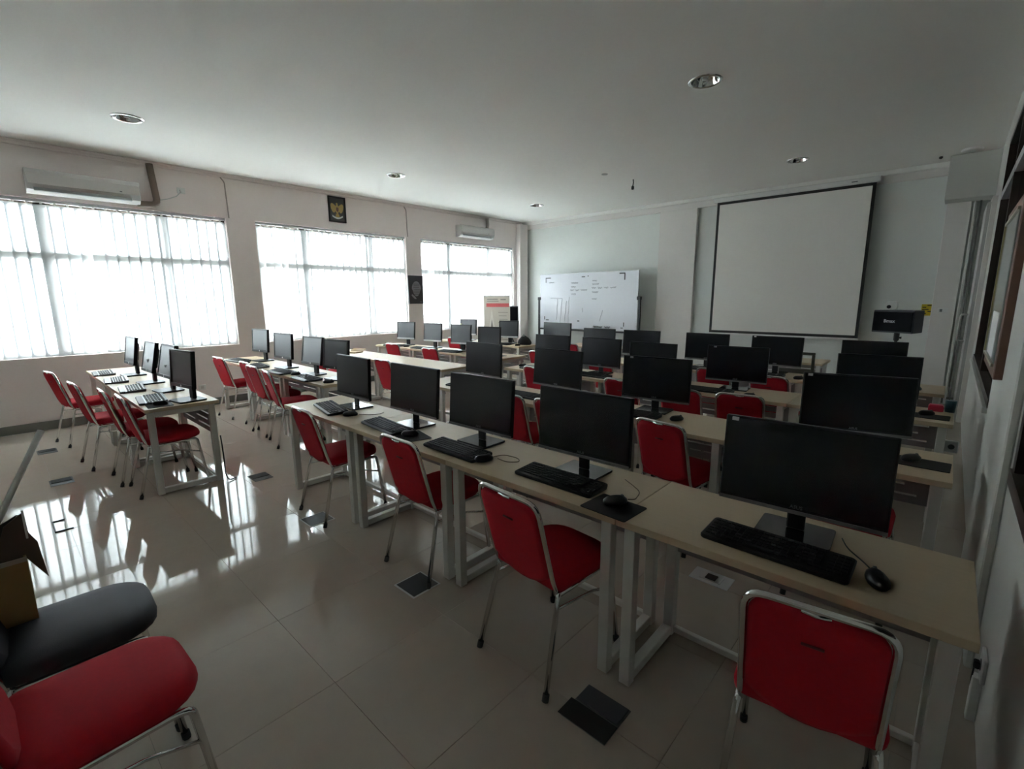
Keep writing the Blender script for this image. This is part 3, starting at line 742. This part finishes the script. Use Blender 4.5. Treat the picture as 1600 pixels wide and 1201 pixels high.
def monitor_square(silver):
    w, h, zb = .412, .325, .125
    body = MB().box(-w/2, w/2, -.004, .024, zb, zb+h, BLACKP, .004).box(-w*.33, w*.33, .024, .055, zb+.05, zb+h*.8, BLACKP, .012)
    fr = MB()
    fr.box(-w/2, w/2, -.012, -.003, zb+h-.018, zb+h, BLACKP, .002).box(-w/2, -w/2+.016, -.012, -.003, zb+.03, zb+h-.018, BLACKP, .002).box(w/2-.016, w/2, -.012, -.003, zb+.03, zb+h-.018, BLACKP, .002)
    scr = MB().box(-w/2+.016, w/2-.016, -.007, -.0035, zb+.03, zb+h-.018, SCREENL)
    chin = MB().box(-w/2, w/2, -.013, -.003, zb, zb+.03, SILVER if silver else BLACKP, .002)
    logo = MB().tube([(0, -.0125, zb+.015), (0, -.0145, zb+.015)], .010, SILVER if not silver else WHITEP, 12)
    neck = MB().box(-.04, .04, .088, .118, .01, .23, BLACKP, .008).box(-.03, .03, .06, .10, .20, .26, BLACKP, .006)
    base = MB().prism(rrect(.25, .22, .03, 4, 0, -.06), .014, BLACKP, Matrix.Rotation(PI/2, 4, 'X'), .003)
    return body.mesh('casing'), fr.mesh('bezel'), scr.mesh('screen'), chin.mesh('bottom_bezel'), logo.mesh('round_logo'), neck.mesh('stand_neck'), base.mesh('stand_base')
MW = monitor_wide(); MS = {False: monitor_square(False), True: monitor_square(True)}
ASUS = text_mesh('ASUS', .018, mat('logo_grey', (.16, .16, .165), .4), bold=True)
STK = MB().box(-.012, .012, -.0095, -.0075, -.007, .007, STICK).mesh('sticker')
def put_monitor(x, y, ztop, yaw, tilt, label, kind='wide', sticker=0, silver=False):
    g = 'wide black monitors on the right-hand desks' if kind == 'wide' else 'smaller monitors on the window-side desks'
    t = thing('monitor', label, 'monitor', (x, y, DZ), R(yaw), g)
    if kind == 'wide':
        dz = ztop-DZ-.42; Y = Matrix.Rotation(-R(tilt), 4, 'X')
        body, scr, chin, neck, base = MW
        pv = (0, 0, dz)
        p = link('casing', body, t, (0, .02, dz), (-R(tilt), 0, 0))
        link('screen', scr, p); link('bottom_bezel', chin, p)
        link('brand_lettering', ASUS, p, (0, -.0079, .085+.0245), (PI/2, 0, 0))
        if sticker: link('sticker', STK, p, (-.235 if sticker == 1 else -.2, 0, .085+.335-.012))
        link('stand_neck', neck, t); link('stand_base', base, t)
    else:
        dz = ztop-DZ-.45
        body, fr, scr, chin, logo, neck, base = MS[silver]
        p = link('casing', body, t, (0, .02, dz), (-R(tilt), 0, 0))
        for nme, me in (('bezel', fr), ('screen', scr), ('bottom_bezel', chin), ('round_logo', logo)): link(nme, me, p)
        link('stand_neck', neck, t); link('stand_base', base, t)
    return t
def posn(k, n): return 'leftmost' if k == 0 else ('rightmost' if k == n-1 else '%s from left' % ORD[k])
mons = {
 'R1': [(-3.55, 1.92, 1.17, -2, 2.3), (-2.71, 1.90, 1.17, 0, 4.4), (-2.06, 1.92, 1.165, .7, 4), (-1.30, 1.91, 1.17, .6, 2), (-.34, 1.90, 1.17, 2.7, 3.7)],
 'R2': [(-3.48, 3.33, 1.18, -3, 3), (-2.56, 3.35, 1.17, -2, 5), (-1.63, 3.39, 1.17, 4, 3), (-.34, 3.28, 1.18, 14, 3)],
 'R3': [(-3.69, 4.75, 1.16, 0, 3), (-2.96, 4.72, 1.16, -3.5, 3.5), (-2.34, 4.77, 1.14, 0, 3), (-1.45, 4.71, 1.16, 5, 2.6), (-.38, 4.69, 1.16, 6, 3)],
 'R4': [(-4.50, 5.92, 1.24, -2, 3), (-3.82, 6.05, 1.17, 0, 3), (-3.13, 6.03, 1.17, 2, 4), (-2.23, 6.03, 1.17, -1, 2.5), (-1.44, 6.03, 1.17, -2, 3), (-.54, 6.0, 1.17, 5, 3)],
 'L1': [(-7.10, 1.03, 1.21, 3, 9), (-6.29, 1.04, 1.20, 2, 12), (-5.59, 1.05, 1.21, 3.5, 12), (-4.90, 1.05, 1.20, 9, 4)],
 'L2': [(-7.27, 2.56, 1.21, 8, 5), (-6.28, 2.48, 1.20, 7, 4), (-5.46, 2.45, 1.20, 5, 9), (-4.94, 2.49, 1.19, 10, 5.5)],
 'L4': [(-7.56, 5.27, 1.19, 15, 5), (-6.76, 5.27, 1.19, 10, 5), (-6.01, 5.27, 1.19, 11, 5), (-5.31, 5.25, 1.18, 12, 3)],
 'L5': [(-7.39, 6.70, 1.19, 11, 4), (-6.26, 6.72, 1.19, 14, 4)],
}
STKS = {('R1', 4): 1, ('R2', 3): 1, ('R3', 3): 2, ('R4', 4): 1, ('R2', 2): 2}
SIX = {0: 'leftmost', 5: 'rightmost'}
for rw, L in mons.items():
    for k, (x, y, zt, a, ti) in enumerate(L):
        kd = 'wide' if rw[0] == 'R' else 'square'
        pre = 'wide black monitor' if kd == 'wide' else ('silver-bottomed dark monitor' if rw in ('L4', 'L5') else 'small dark monitor')
        lab = '%s, %s on the %s' % (pre, posn(k, len(L)), ROWN[rw])
        if (rw, k) in STKS: lab = lab.replace('monitor,', 'monitor with white sticker,')
        put_monitor(x, y, zt, a, ti, lab, kd, STKS.get((rw, k), 0), rw in ('L4', 'L5'))

# ------------------------------------------------------------------ keyboards, mice, mouse pads
def keyboard_spec(w=.46, d=.158, rim=None):
    slab = MB(); o = rrect(w, d, .014, 3)
    def L(ins, z): return [(x*(1-2*ins/w), y*(1-2*ins/d), z+(y+d/2)*.07) for x, y in o]
    slab.loft([[(x*.985, y*.97, .0) for x, y in o], L(.0, .004), L(.0, .012), L(.004, .0155)], rim or BLACKP, smooth=False)
    keys = MB(); rows = 6; r0 = -d/2+.022
    for r in range(rows):
        y = r0+r*.0205+(.006 if r == 5 else 0)
        x = -w/2+.014
        while x < w/2-.02:
            kw = .0155
            if r == 0 and abs(x+.06) < .004+.0001: pass
            if r == 0 and -.10 < x < -.0: kw = .098
            if x+kw > w/2-.01: break
            gap = (-.5 if False else 0)
            if not (w*.20 < x < w*.215 or w*.31 < x < w*.325):
                z = .0155+(y+d/2)*.07
                keys.box(x, x+kw, y, y+.0155, z-.002, z+.005, KEYM)
            x += kw+.0035
    km = keys.mesh('keys')
    return [('slab', slab.mesh('slab'), (0, 0, 0), (0, 0, 0), [('keys', km, 'stuff')])]
KB = keyboard_spec(); KBL = keyboard_spec(.43, .17, mat('silver_grey_rim', (.16, .165, .175), .3))
KB_PALM = MB().loft([[(x, y-.095, z) for x, y in rrect(.43-i, .05-i, .02, 3)] for i, z in ((0, 0), (0, .010), (.012, .018))], BLACKP).mesh('palm_rest')
KBL = KBL+[('palm_rest', KB_PALM)]
def mouse_spec():
    b = MB(); loops = []
    for ins, z in ((.004, 0), (0, .008), (.001, .018), (.010, .029), (.020, .034)):
        L = []
        for k in range(16):
            a = 2*PI*k/16; x = (.031-ins)*math.cos(a)*(1-.08*math.sin(a)); y = (.056-ins*1.3)*math.sin(a)-.004*(z/.034)
            L.append((x, y, z))
        loops.append(L)
    b.loft(loops, BLACKP)
    wheel = MB().tube([(-.004, .030, .030), (.004, .030, .030)], .008, DGREY, 10)
    return [('shell', b.mesh('shell')), ('scroll_wheel', wheel.mesh('scroll_wheel'))]
MO = mouse_spec()
PADM = MB().prism(rrect(.22, .18, .008, 2), .003, MOUSEP, Matrix.Rotation(PI/2, 4, 'X')).mesh('mouse_pad')
kbs = {
 'R1': [(-3.62, 1.775, -12, 'below the first monitor from left'), (-2.80, 1.76, -6, 'below the second monitor from left'), (-2.04, 1.745, -2, 'below the third monitor from left'), (-1.315, 1.77, -1, 'below the fourth monitor from left'), (-.365, 1.75, -1, 'below the rightmost monitor')],
 'R2': [(-2.80, 3.18, 0, 'below the second monitor from left'), (-1.72, 3.20, 0, 'below the third monitor from left'), (-3.5, 3.14, 0, 'below the leftmost monitor')],
 'R3': [(-2.92, 4.52, -3, 'below the second monitor from left'), (-1.62, 4.48, 0, 'left of the rounded mouse'), (-3.72, 4.52, 0, 'below the leftmost monitor')],
 'R4': [(-2.38, 5.80, 0, 'below the stickerless middle monitor'), (-.60, 5.78, 0, 'below the rightmost monitor'), (-1.50, 5.78, 0, 'below the monitor with the sticker')],
 'L1': [(-7.50, .885, -4, 'nearest the window wall'), (-6.72, .89, -6, 'second from the window wall'), (-5.95, .90, -6, 'third from the window wall'), (-5.17, .91, -6, 'nearest the aisle')],
 'L2': [(-7.55, 2.385, 6, 'nearest the window wall'), (-6.70, 2.345, -6, 'second from the window wall'), (-5.93, 2.34, 0, 'third from the window wall'), (-5.22, 2.33, -4, 'nearest the aisle')],
 'L4': [(-7.66, 5.10, 10, 'below its first monitor from the wall'), (-6.82, 5.10, 4, 'below its second monitor from the wall'), (-6.05, 5.09, 4, 'below its third monitor from the wall')],
 'L5': [(-7.38, 6.54, 4, 'below its left monitor'), (-6.30, 6.55, 4, 'below its right monitor')],
}
for rw, L in kbs.items():
    for x, y, a, where in L:
        lm = rw in ('L1', 'L2')
        lab = '%s keyboard %s on the %s' % ('grey-rimmed' if lm else 'black', where, ROWN[rw])
        stamp(KBL if lm else KB, 'keyboard', lab, 'keyboard', (x, y, DZ), R(a), 'keyboards on the desks')
mice = {
 'R1': [(-3.30, 1.775, -30, 'at the left end', None), (-2.50, 1.75, -40, 'between second and third monitors', (-2.48, 1.75, -14)), (-1.80, 1.735, -20, 'beside the third keyboard', None),
        (-.975, 1.72, -35, 'beside the fourth keyboard', (-.965, 1.685, -3)), (-.075, 1.755, 20, 'at the right end', None)],
 'R2': [(-1.375, 3.26, -30, 'behind the third red chair', None), (-.07, 3.25, -40, 'at the right end', (-.02, 3.23, -2))],
 'R3': [(-1.235, 4.455, -50, 'beside the fourth red chair', None), (-.05, 4.60, -50, 'at the right end', (-.03, 4.56, -2)), (-4.02, 4.60, -20, 'at the left end', None)],
 'R4': [(-1.13, 5.77, -40, 'near the sticker monitor', None), (-.16, 5.78, -30, 'at the right end', None)],
 'L1': [(-4.88, .90, -30, 'nearest the aisle', (-4.88, .89, -4))],
 'L2': [(-5.62, 2.37, -20, 'by the third keyboard from the wall', None), (-4.80, 2.36, -20, 'at the aisle end', None), (-7.20, 2.36, -20, 'by the wall', None)],
 'L4': [(-6.48, 5.12, -20, 'beside its second monitor', None), (-7.32, 5.13, -20, 'beside its first monitor', None), (-5.03, 5.18, -10, 'at its aisle end', (-5.05, 5.2, 0))],
 'L5': [(-5.85, 6.55, -20, 'at its aisle end', None)],
}
for rw, L in mice.items():
    for x, y, a, where, pad in L:
        z = DZ
        if pad:
            tag(link('mouse_pad', PADM, None, (pad[0], pad[1], DZ), (0, 0, R(pad[2]))), 'black mouse pad %s on the %s' % (where, ROWN[rw]), 'mouse pad', 'black mouse pads'); z = DZ+.0033
        stamp(MO, 'computer_mouse', 'black mouse %s on the %s' % (where, ROWN[rw]), 'mouse', (x, y, z), R(a), 'black computer mice')
# loose cables on the nearest row
zc = DZ+.004
tag(obj('desk_cable', MB().tube(arc([(-1.80, 1.80, zc), (-1.78, 1.87, zc), (-1.68, 1.88, zc), (-1.63, 1.84, zc), (-1.68, 1.79, zc), (-1.76, 1.80, zc)], .06), .0025, CABLEB, 6)), 'thin brown looped cable beside the third monitor of the nearest row', 'cable')
tag(obj('desk_cable', MB().tube(arc([(-1.08, 1.99, zc), (-1.02, 1.95, zc), (-.95, 1.90, zc), (-.93, 1.81, zc), (-.955, 1.79, zc)], .05), .0025, CABLEB, 6)), 'thin brown cable curving to the mouse by the fourth monitor', 'cable')
tag(obj('desk_cable', MB().tube(arc([(-.20, 2.0, zc), (-.175, 1.93, zc), (-.12, 1.86, zc+.0), (-.092, 1.815, zc)], .05), .0025, CABLE, 6)), 'thin black cable leading to the mouse at the nearest row right end', 'cable')
tag(obj('desk_cable', MB().tube(arc([(-3.18, 1.99, zc), (-3.16, 1.93, zc), (-3.20, 1.87, zc), (-3.27, 1.83, zc)], .05), .0025, CABLEB, 6)), 'thin cable beside the leftmost monitor of the nearest row', 'cable')
tag(obj('desk_cable', MB().tube(arc([(-4.76, 1.285, .42), (-4.755, 1.29, .2), (-4.745, 1.285, .06), (-4.68, 1.29, .008), (-4.72, 1.36, .008)], .06), .006, CABLE, 6)), 'black power cable hanging at the aisle end of nearest window-side row', 'cable')

# ------------------------------------------------------------------ small desk-top extras
OCHRE = mat('ochre_card', (.30, .185, .07), .7)
t = thing('open_box', 'small brown open cardboard lid lying on the empty third window-side row', 'box', (-7.22, 4.0, DZ), R(20))
obj('tray', MB().box(-.13, .13, -.10, .10, 0, .02, OCHRE, .003), t)
obj('flap', MB().box(-.13, .13, 0, .09, 0, .004, OCHRE, 0, Matrix.Translation((0, .10, .02)) @ Matrix.Rotation(R(20), 4, 'X')), t)
tag(obj('yellow_note', MB().box(-.09, .05, -.02, .03, 0, .006, YNOTE), None, (-6.05, 5.295, 1.196), (0, 0, R(11))), 'yellow paper strip lying on top of a window-side monitor', 'paper')
t = thing('black_bag', 'black slouching bag on the last window-side row in the corner', 'bag', (-5.90, 6.80, DZ), R(10))
lp = []
for z, sx, sy in ((0, .13, .08), (.03, .15, .09), (.08, .13, .08), (.13, .08, .06), (.155, .03, .03)):
    lp.append([(sx*math.cos(2*PI*k/14)*(1+.08*math.sin(3*k)), sy*math.sin(2*PI*k/14)*(1+.08*math.cos(2*k)), z) for k in range(14)])
obj('bag_body', MB().loft(lp, mat('black_cloth', (.015, .015, .017), .8)), t)
obj('strap', MB().tube([(-.08, 0, .13), (-.02, 0, .18), (.04, 0, .15)], .007, BLACKP, 6), t)
t = thing('pencil_cup', 'teal cup holding a pen on the third right-hand row end', 'cup', (.075, 4.84, DZ))
obj('cup_body', MB().tube([(0, 0, 0), (0, 0, .09)], [.03, .035], TEAL, 14), t)
obj('pen', MB().tube([(0, 0, .03), (-.03, .02, .19)], .004, DGREY, 6), t)
tag(obj('red_box', MB().box(-.05, .04, -.035, .035, 0, .045, REDP, .006).box(-.045, .035, -.03, .03, .045, .05, REDP, .002), None, (.0, 4.82, DZ)), 'small bright red box beside the teal cup on the third row', 'box')
t = thing('white_device', 'small white device with black lens on the last window-side row', 'device', (-6.92, 6.66, DZ), R(8))
obj('case', MB().box(-.07, .07, -.03, .03, 0, .13, WHITEP, .008), t)
obj('lens', MB().tube([(-.01, -.03, .08), (-.01, -.04, .08)], .03, BLACKP, 12), t)
t = thing('power_socket', 'white power socket box fixed to the right leg of the third row', 'socket', (.07, 4.862, .485))
obj('box', MB().box(0, .085, -.03, .0, -.045, .045, WHITEP, .005), t)
obj('socket_hole', MB().tube([(.045, -.0295, 0), (.045, -.033, 0)], .02, DGREY, 12), t)
# teacher's table at the front wall
stamp(desk_spec(1.2, .55), 'computer_desk', 'maple topped desk standing alone below the projection screen', 'desk', (-2.36, 7.25, 0), 0, DESK_GRP)
stamp(desk_spec(1.2, .55), 'computer_desk', 'maple topped desk alone behind the farthest row, below the whiteboard', 'desk', (-5.3, 7.2, 0), 0, DESK_GRP)
t = thing('grey_display_back', 'grey empty display frame standing behind farthest row sticker monitor', 'frame', (-1.12, 6.18, DZ), R(0))
gm = mat('olive_grey_plastic', (.10, .10, .085), .5)
w_ = MB(); w_.box(-.30, .05, 0, .025, .215, .245, gm, .004).box(.02, .05, 0, .025, .0, .215, gm, .004).box(-.30, .02, 0, .025, .0, .05, gm, .004)
obj('frame_bars', w_, t)

# ------------------------------------------------------------------ floor outlets
def outlet(x, y, kind, label, rz=0):
    t = thing('floor_outlet', label, 'floor outlet', (x, y, 0), rz, 'floor outlets between the desks')
    if kind == 'open':
        obj('rim', MB().box(-.10, .10, -.10, .10, .0002, .004, DGREY, .001), t)
        obj('lid', MB().box(-.095, .095, .0, .095, .004, .012, SPKSIDE, .002), t)
        obj('well', MB().box(-.115, .10, -.10, -.005, .004, .007, BLACKT, .001), t)
    elif kind == 'black':
        obj('rim', MB().box(-.095, .095, -.095, .095, .0002, .0025, SILVER, .0005), t)
        obj('lid', MB().box(-.085, .085, -.085, .085, .0025, .0045, BLACKP, .0008), t)
    elif kind == 'ring':
        w = MB()
        for a in ((-.12, .12, -.12, -.112), (-.12, -.112, -.12, -.05), (.112, .12, -.12, -.02)): w.box(a[0], a[1], a[2], a[3], .0002, .010, BLACKP, .002)
        obj('rim', w, t); obj('lid', MB().box(-.105, .105, -.105, .105, .0002, .001, TILE), t)
    elif kind == 'silver':
        obj('rim', MB().box(-.11, .11, -.07, .07, .0002, .004, SILVER, .001), t)
        obj('lid', MB().box(-.06, .06, -.04, .04, .004, .007, SILVER, .001), t)
        obj('socket', MB().box(-.03, .03, -.03, .03, .007, .011, DARKW, .002), t)
    else:
        obj('rim', MB().box(-.10, .10, -.08, .08, .0002, .003, BLACKT, .001), t)
        obj('lid', MB().box(-.09, .02, -.07, .07, .003, .008, MOUSEP, .002), t)
outlet(-.86, 1.42, 'open', 'open floor outlet with grey lid between the two nearest chairs')
outlet(-2.10, 1.47, 'black', 'black floor outlet under a leg of the second nearest-row chair')
outlet(-3.34, 1.47, 'black', 'black floor outlet beside the left end of nearest right-hand row')
outlet(-4.58, 1.52, 'flat', 'dark floor outlet in the aisle beyond the nearest window-side row')
outlet(-4.65, .24, 'ring', 'floor outlet with thin black bracket in the glossy window reflection')
outlet(-5.83, .26, 'flat', 'dark floor outlet below the nearest window-side chairs, second from wall')
outlet(-7.15, .25, 'flat', 'dark floor outlet closest to the window wall')
outlet(-.86, 2.66, 'silver', 'silver floor outlet under the nearest right-hand desks')

# ------------------------------------------------------------------ carton with boards on the black chair, lower left
t = thing('open_carton', 'tan open carton standing on the black chair at the left edge', 'box', (-2.43, -.09, .507), R(0))
cw, cd, ch_ = .26, .14, .235
w = MB(); w.box(-cw/2, cw/2, -cd/2, -cd/2+.005, 0, ch_, CARD).box(-cw/2, cw/2, cd/2-.005, cd/2, 0, ch_, CARD).box(-cw/2, -cw/2+.005, -cd/2+.005, cd/2-.005, 0, ch_, CARD).box(cw/2-.005, cw/2, -cd/2+.005, cd/2-.005, 0, ch_, CARD)
w.box(-cw/2, cw/2, -cd/2, cd/2, 0, .006, CARD); obj('carton_walls', w, t)
rim_m = mat('torn_paper_edge', (.55, .48, .38), .8)
obj('torn_rim', MB().box(cw/2-.006, cw/2+.002, -cd/2, cd/2, ch_-.012, ch_+.003, rim_m), t)
t = thing('brown_board', 'brown hardboard offcut with a pointed corner and a white edge, in the carton', 'board', (-2.33, 0, 0))
obj('board', MB().prism([(-.085, .55), (-.03, .55), (-.028, .745), (.025, .636), (.014, .778), (-.004, .82), (-.006, .90), (-.06, .86), (-.085, .78)], .006, PLY, MY), t)
obj('white_edge', MB().box(-.008, .002, -.012, -.006, .80, .905, PAPER, .001), t)
t = thing('dark_board', 'dark board with white edge leaning in the carton behind the pointed offcut', 'board', (-2.36, 0, 0))
obj('board', MB().prism([(-.12, .60), (-.05, .60), (-.05, .755), (-.022, .885), (-.07, .86), (-.12, .74)], .006, mat('dark_board_face', (.05, .045, .04), .6), MY), t)
obj('white_edge', MB().tube([(0, -.049, .757), (0, -.021, .885)], .004, PAPER, 6), t)
tag(obj('paper_tube', MB().tube([(-2.40, -.135, .72), (-2.40, -.052, .905), (-2.40, .078, 1.165)], .010, PAPER, 12)), 'long white tube leaning out of the carton at the left edge', 'tube')
